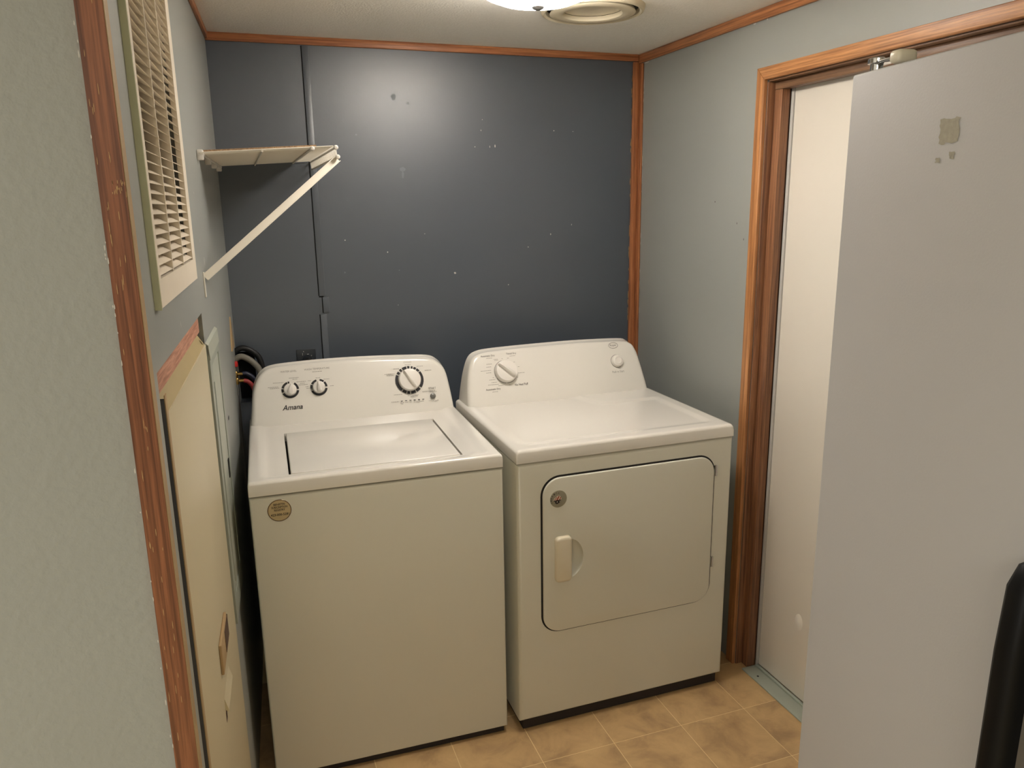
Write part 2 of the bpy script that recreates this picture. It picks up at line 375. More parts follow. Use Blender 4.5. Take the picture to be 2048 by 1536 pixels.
# wood trims: ceiling and corner
def trim(n, x0, x1, y0, y1, z0, z1, m, bev=0.003):
    return tag(box('trim_%d' % n, x0, x1, y0, y1, z0, z1, m, None, bev), kind='structure')
t1 = trim(1, 0.0, XR-0.012, -0.011, 0.0, 2.157, ZC, 'wood_x')
t2 = trim(2, XR-0.011, XR, -5.39, -0.001, 2.150, ZC, 'wood_y')
bm = bmesh.new(); add_box(bm, 0.0, 1.735, 2.160, ZC, 0.0, 0.010, 0.003); bm.transform(LT); bmesh.ops.recalc_face_normals(bm, faces=bm.faces)
tag(link_mesh('trim_3', bm, 'wood_y', None, 40), kind='structure')
bm = bmesh.new(); add_box(bm, XR-0.034, XR-0.0005, -0.010, 0.0, 0.0, 2.155, 0.002); add_box(bm, XR-0.010, XR-0.0003, -0.034, -0.0101, 0.0, 2.148, 0.002)
t4 = tag(link_mesh('trim_4', bm, 'wood_corner', None, 40), kind='structure')
# torn paper along the trim edges
chips('paint_chip', [(0.002*random.random()+XR-0.036, random.uniform(1.1, 2.1), .002, random.uniform(.006, .03)) for _ in range(26)], 'chip_tan', t4, BT)
chips('paint_chip', [(0.035, random.uniform(1.1, 2.1), .0025, random.uniform(.006, .03)) for _ in range(18)] + [(0.05, 2.147, .03, .003), (0.72, 2.149, .01, .003), (0.78, 2.149, .006, .004)], 'chip_white', t4, RT)
# outside corner moulding of the furnace closet
bm = bmesh.new()
yf = YN - 0.010
pr = [[(-0.1205, yf), (-0.1205, YN), (-0.0935, YN), (-0.0935, YN+0.03), (-0.0895, YN+0.03), (-0.0895, yf)]]*2
top = [bm.verts.new((x, y, ZC)) for x, y in pr[0]]; bot = [bm.verts.new((x, y, 0.0)) for x, y in pr[1]]
for k in range(6): bm.faces.new((top[k], top[(k+1) % 6], bot[(k+1) % 6], bot[k]))
bm.faces.new(top); bm.faces.new(list(reversed(bot))); bmesh.ops.recalc_face_normals(bm, faces=bm.faces)
t5 = tag(link_mesh('trim_5', bm, 'wood_z'), kind='structure')
box('worn_lit_edge', -0.0893, -0.0885, yf+0.0005, YN+0.029, 0.0, ZC, 'edge_tan', t5)  # tan wear, plus the lit side face put into the colour
T5 = Matrix(((1, 0, 0, 0), (0, 0, -1, yf), (0, 1, 0, 0), (0, 0, 0, 1)))
chips('scuff', [(-0.095+random.uniform(-.012, .006), 1.65+random.uniform(-.012, .008), .0006, random.uniform(.002, .005)) for _ in range(20)] +
      [(-0.112+random.uniform(-.006, .012), random.uniform(0.85, 1.9), .0006, random.uniform(.004, .014)) for _ in range(46)], 'chip_tan', t5, T5)
chips('paint_chip', [(-0.121+random.uniform(-.002, .001), random.uniform(0.8, 1.9), .001, random.uniform(.002, .008)) for _ in range(24)], 'chip_white', t5, T5)
# exterior door: casing, jamb, stop, door, threshold
YA, ZH, YB = -0.797, 1.976, -1.63
def casing(n, poly, m):     # polygon in (y, z), raised off the right wall
    T = Matrix(((0, 0, -1, XR), (1, 0, 0, 0), (0, 1, 0, 0), (0, 0, 0, 1)))
    o = prism('trim_%d' % n, poly, 0.0, 0.013, m, None, T, 40, 0.003); return tag(o, kind='structure')
CW = 0.037
casing(6, [(YA, 0.0), (YA, ZH), (YA+CW, ZH+CW), (YA+CW, 0.0)], 'casing_z')
casing(7, [(YA, ZH), (YB, ZH), (YB-CW, ZH+CW), (YA+CW, ZH+CW)], 'casing_y')
casing(8, [(YB, ZH), (YB, 0.0), (YB-CW, 0.0), (YB-CW, ZH+CW)], 'casing_z')
XD = 1.652
def jamb(n, *a, m='wood_jamb', bev=0.002): return tag(box('trim_%d' % n, *a, m, None, bev), kind='structure')
jamb(9, XR+0.0005, XR+0.098, YA-0.006, YA-0.0003, 0.0, ZH-0.006)
jamb(10, XR+0.0005, XR+0.098, YB+0.0003, YB+0.006, 0.0, ZH-0.006)
jamb(11, XR+0.0005, XR+0.098, YB+0.006, YA-0.006, ZH-0.006, ZH-0.0003, m='wood_jamb_y')
jamb(12, XR+0.024, XD-0.004, YA-0.040, YA-0.0062, 0.0, ZH-0.029)
jamb(13, XR+0.024, XD-0.004, YB+0.0062, YB+0.040, 0.0, ZH-0.029)
jamb(14, XR+0.024, XD-0.004, YB+0.0062, YA-0.0062, ZH-0.029, ZH-0.0062, m='wood_jamb_y')
door = tag(box('door_1', XD+0.002, XD+0.04, YB+0.02, YA-0.054, 0.016, ZH-0.012, 'door_white', None, 0.001), kind='structure')
for nm, yy in (('weatherstrip', YA-0.0465), ('weatherstrip', YB+0.0465)):
    box(nm, XD-0.002, XD+0.03, yy-0.006, yy+0.006, 0.0, ZH-0.012, 'weatherstrip', door, 0.0015)
lathe('dent', [(0.0, 0.004), (0.006, 0.0034), (0.012, 0.002), (0.018, 0.0)], 'door_white', door, 20, (XD+0.002, -1.035, 0.28), Matrix(((0, 0, -1), (1, 0, 0), (0, 1.6, 0))))
thr = tag(box('trim_15', XR+0.0, XD+0.002, YB+0.04, YA-0.041, 0.0, 0.006, 'threshold_paint', None, 0.002), kind='structure')
box('sill_strip', XD-0.008, XD+0.002, YB+0.04, YA-0.05, 0.006, 0.014, 'threshold_paint', thr, 0.001)
lathe('screw', [(0.0, 0.0009), (0.0035, 0.0006), (0.004, 0.0)], 'gap_dark', thr, 12, (1.615, -0.90, 0.006))

# ------------------------------------------------------------------ washer and dryer
def top_shell(name, W, D, z0, lip, hf, holes, m, parent, step=0.012, edge=0.010):
    """pressed metal or plastic top: height field with rounded edges and skirts"""
    def axis(L, marks):
        a = [0, edge*0.13, edge*0.4, edge*0.75, edge*1.2]; b = [L-x for x in reversed(a)]; n = int((L-2*edge)/step)
        mid = [edge*1.2 + (L-2.4*edge)*k/n for k in range(1, n)]
        ax = sorted(set([round(x, 5) for x in a+mid+b] + [round(x, 5) for x in marks]))
        out = [ax[0]]
        for x in ax[1:]:
            if x-out[-1] > 0.0009: out.append(x)
            elif round(x, 5) in [round(q, 5) for q in marks]: out[-1] = x
        return out
    us = axis(W, [h[0] for h in holes]+[h[1] for h in holes]); vs = axis(D, [h[2] for h in holes]+[h[3] for h in holes])
    def ed(d): 
        if d >= edge: return 0.0
        q = 1 - d/edge; return -(edge*0.8)*(1-math.sqrt(max(0, 1-q*q)))
    bm = bmesh.new(); G = {}
    for i, u in enumerate(us):
        for j, v in enumerate(vs):
            G[i, j] = bm.verts.new((u, v, z0 + hf(u, v) + ed(min(u, W-u)) + ed(v)))
    for i in range(len(us)-1):
        for j in range(len(vs)-1):
            mu, mv = (us[i]+us[i+1])/2, (vs[j]+vs[j+1])/2
            if any(h[0] < mu < h[1] and h[2] < mv < h[3] for h in holes): continue
            bm.faces.new((G[i, j], G[i+1, j], G[i+1, j+1], G[i, j+1]))
    loop = [(i, 0) for i in range(len(us))] + [(len(us)-1, j) for j in range(1, len(vs))] + [(i, len(vs)-1) for i in range(len(us)-2, -1, -1)] + [(0, j) for j in range(len(vs)-2, 0, -1)]
    low = [bm.verts.new((G[k].co.x, G[k].co.y, z0-lip)) for k in loop]
    inn = [bm.verts.new((min(max(v.co.x, 0.02), W-0.02), min(max(v.co.y, 0.02), D-0.02), z0-lip)) for v in low]
    for a in range(len(loop)):
        b = (a+1) % len(loop)
        bm.faces.new((G[loop[b]], G[loop[a]], low[a], low[b]))
        bm.faces.new((low[b], low[a], inn[a], inn[b]))
    for h in holes:     # walls of the opening
        be = [e for e in bm.edges if len(e.link_faces) == 1 and all(h[0]-1e-4 <= v.co.x <= h[1]+1e-4 and h[2]-1e-4 <= v.co.y <= h[3]+1e-4 and v.co.z > z0-lip+0.004 for v in e.verts)]
        r = bmesh.ops.extrude_edge_only(bm, edges=be)
        for v in [x for x in r['geom'] if isinstance(x, bmesh.types.BMVert)]: v.co.z = z0 - lip
    bmesh.ops.remove_doubles(bm, verts=bm.verts, dist=1e-6)
    bmesh.ops.recalc_face_normals(bm, faces=bm.faces)
    return link_mesh(name, bm, m, parent, 60)
def sstep(a, b, x):
    t = min(1, max(0, (x-a)/(b-a))); return t*t*(3-2*t)
def console(name, outline, vb, zb, k, vrear, m, parent):
    """control console: outline in (u, t) on a face sloped back by k, rounded front edge, straight back"""
    pts = [(p.x, p.y) for p in smooth_path([(u, t, 0) for u, t in outline], 4)]
    n = len(pts); L = math.hypot(k, 1)
    def nrm(i):
        a = pts[max(0, i-1)]; b = pts[min(n-1, i+1)]; dx, dy = b[0]-a[0], b[1]-a[1]; l = math.hypot(dx, dy) or 1
        return dy/l, -dx/l     # right side of a left-to-right path: inward
    T = console_T(vb, zb, k)
    rings = []
    for inset, dep in ((0.016, 0.0), (0.010, -0.0014), (0.005, -0.0045), (0.0015, -0.010), (0.0, -0.018)):
        r = []
        for i, (u, t) in enumerate(pts):
            a, b = nrm(i); x, y = u + a*inset, max(t + b*inset, 0.0) if 0 < i < n-1 else 0.0
            r.append(T @ Vector((x, y, dep)))
        rings.append(r)
    rings.append([Vector((T @ Vector((u, max(t, 0), 0)))) for u, t in pts])
    for v in rings[-1]: v.y = vrear
    for r in rings[:-1]:
        r[0].z = zb - 0.009; r[-1].z = zb - 0.009
    bm = bmesh.new(); R = [[bm.verts.new(v) for v in r] for r in rings]
    for a, b in zip(R, R[1:]):
        for i in range(n-1): bm.faces.new((a[i], a[i+1], b[i+1], b[i]))
    bm.faces.new(R[0]); bm.faces.new(list(reversed(R[-1])))
    bmesh.ops.recalc_face_normals(bm, faces=bm.faces)
    return link_mesh(name, bm, m, parent, 45)
def console_T(vb, zb, k):
    L = math.hypot(k, 1); et = Vector((0, k/L, 1/L)); ex = Vector((1, 0, 0))
    return frame_T((0, vb, zb), ex, et, ex.cross(et))
def knob(name, at, r, h, ang, m, parent, T, ridge=True, taper=0.9, fat=0.34):
    B = T.to_3x3(); o = T @ Vector((at[0], at[1], 0))
    k = lathe(name, [(0, 0), (r, 0), (r, h*0.35), (r*0.985, h*0.5), (r*0.93, h*0.62), (r*0.6, h*0.70), (0, h*0.72)], m, parent, 40, o, B)
    if ridge:
        bm = bmesh.new(); a = math.radians(ang); c, s = math.cos(a), math.sin(a)
        prof = [(-0.80, 0.10, 0.75), (-0.72, fat*0.8, 0.95), (-0.4, fat, 1.0), (0.0, fat*0.85, 1.0), (0.4, fat*0.6, 1.0), (0.8, fat*0.30, 0.95), (0.97, 0.04, 0.8)]
        rows = []
        for x, wv, hh in prof:
            row = []
            for y, z in ((-wv, 0.55), (-wv*0.8, 0.66+0.28*hh), (-wv*0.25, 0.72+0.34*hh), (wv*0.25, 0.72+0.34*hh), (wv*0.8, 0.66+0.28*hh), (wv, 0.55)):
                X, Y = x*r*0.98, y*r
                row.append(bm.verts.new(T @ Vector((at[0]+X*c-Y*s, at[1]+X*s+Y*c, z*h*1.05))))
            rows.append(row)
        for p, q in zip(rows, rows[1:]):
            for i in range(5): bm.faces.new((p[i], p[i+1], q[i+1], q[i]))
        bm.faces.new(rows[0]); bm.faces.new(list(reversed(rows[-1]))); bmesh.ops.recalc_face_normals(bm, faces=bm.faces)
        link_mesh('pointer', bm, m, k, 50)
    return k
def legs(parent, W, D, z, names='foot'):
    for u in (0.06, W-0.06):
        for v in (0.06, D-0.06):
            lathe(names, [(0, 0), (0.02, 0), (0.02, 0.008), (0.008, 0.010), (0.008, z+0.004), (0, z+0.004)], 'rubber_black', parent, 16, (u, v, 0))
def cabinet(name, W, D, z0, z1, m, parent, r=0.010):
    bm = bmesh.new(); add_box(bm, 0, W, 0, D, z0, z1, 0.0)
    es = [e for e in bm.edges if (abs(e.verts[0].co.x-e.verts[1].co.x) + abs(e.verts[0].co.y-e.verts[1].co.y)) < 1e-5] + [e for e in bm.edges if abs(e.verts[0].co.z-e.verts[1].co.z) < 1e-6 and all(v.co.y < 0.001 for v in e.verts)]
    bmesh.ops.bevel(bm, geom=es, offset=r, segments=4, profile=0.5, affect='EDGES')
    return link_mesh(name, bm, m, parent, 40)

# ---- washer
WX, WY, WA, WW, WD, WH, WL, WB = 0.0062, -0.8417, -0.0277, 0.699, 0.5634, 0.9222, 0.0394, 0.0235
WDEP = 0.668
washer = thing('washing_machine', 'white top-load washing machine with three dials, standing beside the dryer', 'washing machine', (WX, WY, 0), WA)
cabinet('cabinet', WW, WDEP, WB, WH-WL-0.005, 'enamel_shaded', washer, 0.007)
LID = (0.106, 0.594, 0.052, 0.462)
def hf_w(u, v):
    return -0.006*sstep(0.034, 0.056, u)*sstep(0.034, 0.056, WW-u)*sstep(0.022, 0.044, v)
top_shell('top_panel', WW, WDEP, WH, WL, hf_w, [LID], 'enamel', washer)
box('tub_opening', LID[0]-0.006, LID[1]+0.006, LID[2]-0.006, LID[3]+0.006, WH-0.055, WH-0.032, 'gap_dark', washer)
bm = bmesh.new(); add_box(bm, LID[0]+0.006, LID[1]-0.006, LID[2]+0.003, LID[3]-0.003, WH-0.030, WH-0.0035, 0.004, 3)
link_mesh('lid', bm, 'enamel', washer, 40)
wk = 0.42
con_w = console('console', [(0.004, 0.0), (0.012, 0.055), (0.0175, 0.103), (0.029, 0.145), (0.049, 0.1776), (0.084, 0.1968), (0.1666, 0.2035), (0.2766, 0.2064), (0.4067, 0.2048), (0.5396, 0.1988), (0.6211, 0.1921), (0.6559, 0.1744), (0.6792, 0.1405), (0.689, 0.0793), (0.696, 0.0)], WD, WH-0.0005, wk, WDEP, 'enamel', washer)
TW = console_T(WD, WH, wk)
B_ = [(0, 0)]
k1 = knob('knob', (0.1401, 0.112), 0.0205, 0.022, 76, 'plastic_white', washer, TW, fat=0.42)
ring_arcs('dial_ring', 0.0214, 0.0288, [(205, 352), (108, 164), (170, 196), (92, 98), (2, 56), (98, 104)], 'print_black', k1, TW, (0.1401, 0.112))
k2 = knob('knob', (0.2343, 0.1124), 0.0205, 0.022, 94, 'plastic_white', washer, TW, fat=0.42)
ring_arcs('dial_ring', 0.0214, 0.0288, [(203, 350), (104, 150), (156, 188), (192, 198), (2, 42), (48, 80)], 'print_black', k2, TW, (0.2343, 0.1124))
k3 = knob('knob', (0.5455, 0.1116), 0.0390, 0.028, 122, 'plastic_white', washer, TW, fat=0.20)
ring_arcs('dial_ring', 0.0402, 0.0502, [(232, 250), (254, 266), (271, 292), (296, 316), (322, 395), (398, 412), (55, 66), (70, 78), (84, 94), (98, 118), (122, 132), (138, 150), (154, 228)], 'print_black', k3, TW, (0.5455, 0.1116))
bt = lathe('start_button', [(0, 0), (0.0100, 0), (0.0100, 0.002), (0.0085, 0.0045), (0.004, 0.006), (0, 0.0064)], 'button_grey', washer, 24, TW @ Vector((0.622, 0.0474, 0)), TW.to_3x3())
for i in range(6):
    quad_bars('indicator_mark', [(0.5065+i*0.0152, 0.5135+i*0.0152, 0.0378, 0.0402)], 'print_black', washer, TW)
tag(text_mesh('lettering', 'Amana', 0.066, 'print_black', con_w, TW, (0.1425, 0.0525), shear=0.30, height=0.0175, bold=0.012), 'black slanted brand lettering')
text_mesh('lettering', 'WATER LEVEL', 0.0528, 'print_grey', con_w, TW, (0.1398, 0.1755), height=0.0058)
text_mesh('lettering', 'WASH TEMPERATURE', 0.0845, 'print_grey', con_w, TW, (0.2333, 0.1772), height=0.0062)
text_mesh('lettering', 'CYCLES', 0.028, 'print_silver', con_w, TW, (0.5452, 0.1757), height=0.005)
text_mesh('lettering', 'START', 0.026, 'print_dark', con_w, TW, (0.6225, 0.0752), height=0.0072)
fine_print(con_w, TW, [(0.2344, 0.1676, 0.034), (0.155, 0.152, 0.032), (0.158, 0.147, 0.016), (0.103, 0.139, 0.034), (0.086, 0.125, 0.034), (0.090, 0.121, 0.03), (0.178, 0.137, 0.03), (0.182, 0.131, 0.016), (0.183, 0.126, 0.03),
    (0.2343, 0.1455, 0.016), (0.262, 0.139, 0.02), (0.278, 0.114, 0.012), (0.196, 0.118, 0.01), (0.198, 0.112, 0.01), (0.205, 0.138, 0.01),
    (0.5455, 0.1665, 0.022), (0.503, 0.155, 0.02), (0.588, 0.158, 0.024), (0.478, 0.138, 0.036), (0.48, 0.133, 0.026), (0.615, 0.141, 0.024), (0.60, 0.066, 0.028), (0.50, 0.063, 0.03), (0.553, 0.0565, 0.04), (0.555, 0.0515, 0.026),
    (0.622, 0.067, 0.02), (0.624, 0.0625, 0.026), (0.487, 0.0385, 0.028), (0.511, 0.033, 0.014), (0.527, 0.033, 0.011), (0.541, 0.033, 0.009), (0.557, 0.032, 0.012), (0.575, 0.032, 0.026), (0.511, 0.029, 0.006), (0.615, 0.031, 0.02), (0.634, 0.031, 0.014)])
# round service sticker on the washer front
WF = frame_T((0, -0.0002, 0), Vector((1, 0, 0)), Vector((0, 0, 1)), Vector((0, -1, 0)))
stk = tag(lathe('sticker', [(0, 0.0006), (0.0305, 0.0006), (0.031, 0.0)], 'sticker_gold', washer, 40, WF @ Vector((0.074, 0.8375, 0)), WF.to_3x3()), 'round gold service sticker with brown rim')
ring_arcs('rim', 0.0288, 0.0307, [(0, 360)], 'sticker_brown', stk, WF, (0.074, 0.8375), 0.0009)
for s, wd_, dy, hh in (('BENISTIN', 0.029, 0.0175, 0.0058), ('SUBSCRIPTION', 0.041, 0.0095, 0.0058), ('REGISTRY', 0.028, 0.0015, 0.0058), ('423-000-5281', 0.047, -0.0115, 0.0068)):
    text_mesh('lettering', s, wd_, 'print_black', stk, WF, (0.0745, 0.8375+dy), height=hh, bold=0.02, lift=0.0011)
legs(washer, WW, WDEP, WB)
box('shade_block', 0.010, WW-0.010, 0.010, WDEP-0.02, 0.003, WB+0.002, 'under_shade', washer)  # dark block put in for the shadow under the washer

# ---- dryer
DX, DY, DA, DWD, DD, DH, DL, DB = 0.7399, -0.8807, 0.001, 0.737, 0.5241, 0.9313, 0.040, 0.0402
DDEP = 0.650
dryer = thing('clothes_dryer', 'white front-load clothes dryer with closed door, right of the washing machine', 'dryer', (DX, DY, 0), DA)
cab_d = cabinet('cabinet', DWD, DDEP, DB, DH-DL-0.003, 'enamel_shaded', dryer, 0.012)
def carve(target, cutter, ang):
    md = target.modifiers.new('carve', 'BOOLEAN'); md.operation = 'DIFFERENCE'; md.object = cutter; md.solver = 'EXACT'
    bpy.context.view_layer.update()
    me = bpy.data.meshes.new_from_object(target.evaluated_get(bpy.context.evaluated_depsgraph_get()))
    target.modifiers.clear(); target.data = me; bpy.data.objects.remove(cutter)
    for p in me.polygons: p.use_smooth = True
    me.set_sharp_from_angle(angle=math.radians(ang))
carve(cab_d, box('door_opening_cutter', 0.10, 0.645, -0.02, 0.06, 0.36, 0.81, 'gap_dark', dryer), 40)
def hf_d(u, v):
    tray = sstep(0.045, 0.06, DWD-u)*sstep(0.0, 0.02, u-0.03)*sstep(0.05, 0.066, v)
    notch = 1 - sstep(0.455, 0.478, u + (v-0.40)*0.35)*sstep(0.392, 0.406, v)
    return -0.0045*sstep(0.045, 0.062, DWD-u)*max(0.0, tray)*notch
top_shell('top_panel', DWD, DDEP, DH, DL, hf_d, [], 'enamel', dryer, 0.011, 0.012)
dk = 0.5
con_d = console('console', [(0.012, 0.0), (0.020, 0.06), (0.032, 0.125), (0.050, 0.175), (0.080, 0.196), (0.14, 0.2035), (0.2993, 0.2077), (0.4705, 0.2087), (0.647, 0.2027), (0.687, 0.1922), (0.706, 0.168), (0.717, 0.111), (0.7265, 0.0)], DD, DH-0.0005, dk, DDEP, 'enamel', dryer)
TD = console_T(DD, DH, dk)
kd = knob('knob', (0.1690, 0.117), 0.041, 0.034, 140, 'plastic_white', dryer, TD, fat=0.20)
ring_arcs('dial_ring', 0.0415, 0.0435, [(98, 200), (210, 262), (270, 330), (335, 448)], 'print_grey', kd, TD, (0.169, 0.117))
pb = lathe('start_button', [(0, 0), (0.0235, 0), (0.0235, 0.006), (0.021, 0.0115), (0.013, 0.0145), (0, 0.0091)], 'plastic_white', dryer, 36, TD @ Vector((0.6155, 0.119, 0)), TD.to_3x3())
ring_arcs('button_ring', 0.0238, 0.0255, [(80, 300), (310, 380)], 'print_grey', pb, TD, (0.6155, 0.119))
text_mesh('lettering', 'Automatic Dry', 0.053, 'print_dark', con_d, TD, (0.1113, 0.180), height=0.0085, bold=0.01)
text_mesh('lettering', 'Timed Dry', 0.039, 'print_dark', con_d, TD, (0.2012, 0.182), height=0.0085, bold=0.006)
text_mesh('lettering', 'No Heat Fluff', 0.050, 'print_dark', con_d, TD, (0.2212, 0.0655), height=0.0085, bold=0.01)
text_mesh('lettering', 'Automatic Dry', 0.0547, 'print_dark', con_d, TD, (0.1123, 0.056), height=0.0085, bold=0.01)
text_mesh('lettering', 'Push to Start', 0.049, 'print_grey', con_d, TD, (0.613, 0.0785), height=0.0085)
lg = text_mesh('lettering', 'Roper', 0.027, 'print_dark', con_d, TD, (0.6127, 0.1813), height=0.0105)
bm = bmesh.new()
for k in range(40):
    a0, a1 = 2*math.pi*k/40, 2*math.pi*(k+1)/40
    bm.faces.new([bm.verts.new(TD @ Vector((0.6127+rx*math.cos(a), 0.1813+ry*math.sin(a), 0.0005))) for (rx, ry, a) in ((0.0185, 0.0105, a0), (0.0198, 0.0118, a0), (0.0198, 0.0118, a1), (0.0185, 0.0105, a1))])
link_mesh('logo_oval', bm, 'print_dark', con_d)
fine_print(con_d, TD, [(0.116, 0.172, 0.022), (0.205, 0.1735, 0.022), (0.14, 0.166, 0.016), (0.141, 0.162, 0.014), (0.165, 0.1665, 0.006), (0.187, 0.1665, 0.008), (0.113, 0.150, 0.022), (0.109, 0.1395, 0.018), (0.097, 0.1265, 0.04), (0.106, 0.118, 0.02), (0.208, 0.150, 0.006), (0.222, 0.131, 0.008), (0.228, 0.108, 0.026), (0.211, 0.093, 0.006),
    (0.12, 0.099, 0.006), (0.114, 0.0915, 0.022), (0.12, 0.0815, 0.02), (0.116, 0.0735, 0.04), (0.143, 0.0675, 0.02), (0.177, 0.0675, 0.008), (0.118, 0.047, 0.02)])
# dryer door in its own frame: x = u, y = z, z = out
DF = frame_T((0, 0, 0), Vector((1, 0, 0)), Vector((0, 0, 1)), Vector((0, -1, 0)))
drr = round_rect(0.079, 0.668, 0.334, 0.836, 0.056, 10)
doorbm_o = prism('door', drr, 0.0008, 0.0065, 'enamel_shaded', dryer, DF, 40, 0.004)
# inner door panel and the pressed finger pocket beside the grip
inner = round_rect(0.105, 0.640, 0.365, 0.805, 0.04, 8)
bm = bmesh.new(); bmesh.ops.create_uvsphere(bm, u_segments=28, v_segments=16, radius=1.0)
bm.transform(DF @ Matrix.Translation((0.164, 0.572, 0.0095)) @ Matrix.Diagonal((0.047, 0.064, 0.030, 1)))
cut = link_mesh('pocket_cutter', bm, 'enamel_shaded', dryer)
carve(doorbm_o, cut, 25)
bm = bmesh.new()
ro = [bm.verts.new(DF @ Vector((x, y, 0.001))) for x, y in round_rect(0.073, 0.672, 0.331, 0.842, 0.061, 10)]
ri = [bm.verts.new(DF @ Vector((x, y, 0.001))) for x, y in round_rect(0.100, 0.645, 0.360, 0.810, 0.040, 10)]
rb = [bm.verts.new(DF @ Vector((x, y, 0.0001))) for x, y in round_rect(0.073, 0.672, 0.331, 0.842, 0.061, 10)]
for k in range(len(ro)):
    q = (k+1) % len(ro); bm.faces.new((ro[k], ro[q], ri[q], ri[k])); bm.faces.new((ro[q], ro[k], rb[k], rb[q]))
link_mesh('door_gap_shade', bm, 'gap_dark', doorbm_o)  # dark ring laid in for the shaded gap around the door
# moulded cup behind the pocket
bm = bmesh.new(); rings_ = []
for k in range(9):
    a = math.pi/2*k/8; rr = math.cos(a); rings_.append([bm.verts.new(DF @ Vector((0.164+0.0465*rr*math.cos(2*math.pi*i/28), 0.572+0.0635*rr*math.sin(2*math.pi*i/28), 0.0058-0.026*math.sin(a)))) for i in range(28)])
for p_, q_ in zip(rings_, rings_[1:]):
    for i in range(28): bm.faces.new((p_[i], p_[(i+1) % 28], q_[(i+1) % 28], q_[i]))
bmesh.ops.remove_doubles(bm, verts=bm.verts, dist=1e-5); link_mesh('pocket', bm, 'enamel_shaded', doorbm_o, 60)
hg = prism('handle', round_rect(0.115, 0.168, 0.503, 0.650, 0.013, 6), 0.0005, 0.022, 'plastic_cream', doorbm_o, DF, 40, 0.009)
for zz in (0.785, 0.47):
    box('hinge', 0.6685, 0.678, -0.0085, -0.001, zz-0.018, zz+0.018, 'chrome', doorbm_o, 0.002)
bd = tag(lathe('badge', [(0, 0.002), (0.022, 0.0018), (0.0265, 0.0010), (0.027, 0.0)], 'badge_grey', doorbm_o, 36, DF @ Vector((0.128, 0.770, 0.0065)), DF.to_3x3()), 'round grey badge with a red-striped emblem')
# emblem: one mark made of stripes and a star shield
def flat(name, polys, m, parent, lift):
    bm = bmesh.new()
    for p in polys: bm.faces.new([bm.verts.new(DF @ Vector((x, y, lift))) for x, y in p])
    return link_mesh(name, bm, m, parent)
ex0, ey0 = 0.122, 0.768
E_ = lambda x, y: (ex0+x*0.001, ey0+y*0.001)
flat('badge_print', [[E_(-11, -2), E_(13, -2), E_(15, 4), E_(10, 12), E_(3, 13), E_(-8, 6)]], 'badge_white', doorbm_o, 0.0088)
flat('badge_print', [[E_(-9, 0), E_(-6, 0), E_(1, 9), E_(-2, 9)], [E_(-3, -1), E_(2, -1), E_(9, 11), E_(5, 12)], [E_(6, -1), E_(10, -1), E_(14, 8), E_(12, 9)]], 'badge_red', doorbm_o, 0.0091)
flat('badge_print', [[E_(-10, -1), E_(-10, -4), E_(12, -3), E_(13, 0)], [E_(-5, -3), E_(-6, -9), E_(0, -13), E_(9, -9), E_(7, -3)]], 'badge_navy', doorbm_o, 0.0091)
flat('badge_print', [[(E_(1, -6)[0]+(0.0028 if i % 2 == 0 else 0.0012)*math.sin(i*math.pi/5), E_(1, -6)[1]+(0.0028 if i % 2 == 0 else 0.0012)*math.cos(i*math.pi/5)) for i in range(10)]], 'badge_white', doorbm_o, 0.0094)
for i, ch in enumerate('AMERICA'):
    a = math.radians(205 - i*21); c = (0.124+0.0205*math.cos(a), 0.769+0.0205*math.sin(a))
    M = DF @ Matrix.Translation((c[0], c[1], 0.0)) @ Matrix.Rotation(a-math.pi/2, 4, 'Z')
    text_mesh('lettering', ch, 0.0045, 'print_dark', doorbm_o, M, height=0.0055, bold=0.02, lift=0.0091)
legs(dryer, DWD, DDEP, DB)
box('shade_block', 0.014, DWD-0.014, 0.014, DDEP-0.02, 0.004, DB+0.002, 'under_shade', dryer)  # dark block put in for the shadow under the dryer

# ------------------------------------------------------------------ refrigerator
FA = Vector((0.91071, -1.89852, 0)); FE = Vector((-0.13871, -0.99033, 0)); FO = Vector((-0.99033, 0.13871, 0))
frz = math.atan2(FE.y, FE.x)
# local x = along the front towards the viewer, y = (z cross x) -> points into the cabinet's back
fr = thing('refrigerator', 'silver-grey refrigerator with black handles facing left in the foreground', 'refrigerator', FA, frz)
# check direction: local y in world
LY = Vector((-math.sin(frz), math.cos(frz), 0)); sgn = -1.0 if LY.dot(FO) > 0 else 1.0     # multiply depth by sgn to go behind the front
def fbox(name, a0, a1, d0, d1, z0, z1, m, parent, bev=0.004, seg=3): return box(name, a0, a1, sgn*d0, sgn*d1, z0, z1, m, parent, bev, seg)
FHT = 1.80
fbox('cabinet', 0.003, 0.905, 0.066, 0.60, 0.04, FHT-0.008, 'fridge_side', fr)
fbox('door', 0.0, 0.4695, 0.0, 0.060, 0.09, FHT, 'fridge_silver', fr, 0.004)
fbox('door', 0.4725, 0.908, 0.0, 0.060, 0.09, FHT, 'fridge_silver', fr, 0.004)
fbox('base_grille', 0.01, 0.898, 0.03, 0.10, 0.015, 0.085, 'rubber_black', fr, 0.003)
for a in (0.06, 0.84):
    for d in (0.11, 0.55): lathe('foot', [(0, 0), (0.02, 0), (0.02, 0.02), (0.02, 0.042), (0, 0.042)], 'rubber_black', fr, 14, (a, sgn*d, 0))
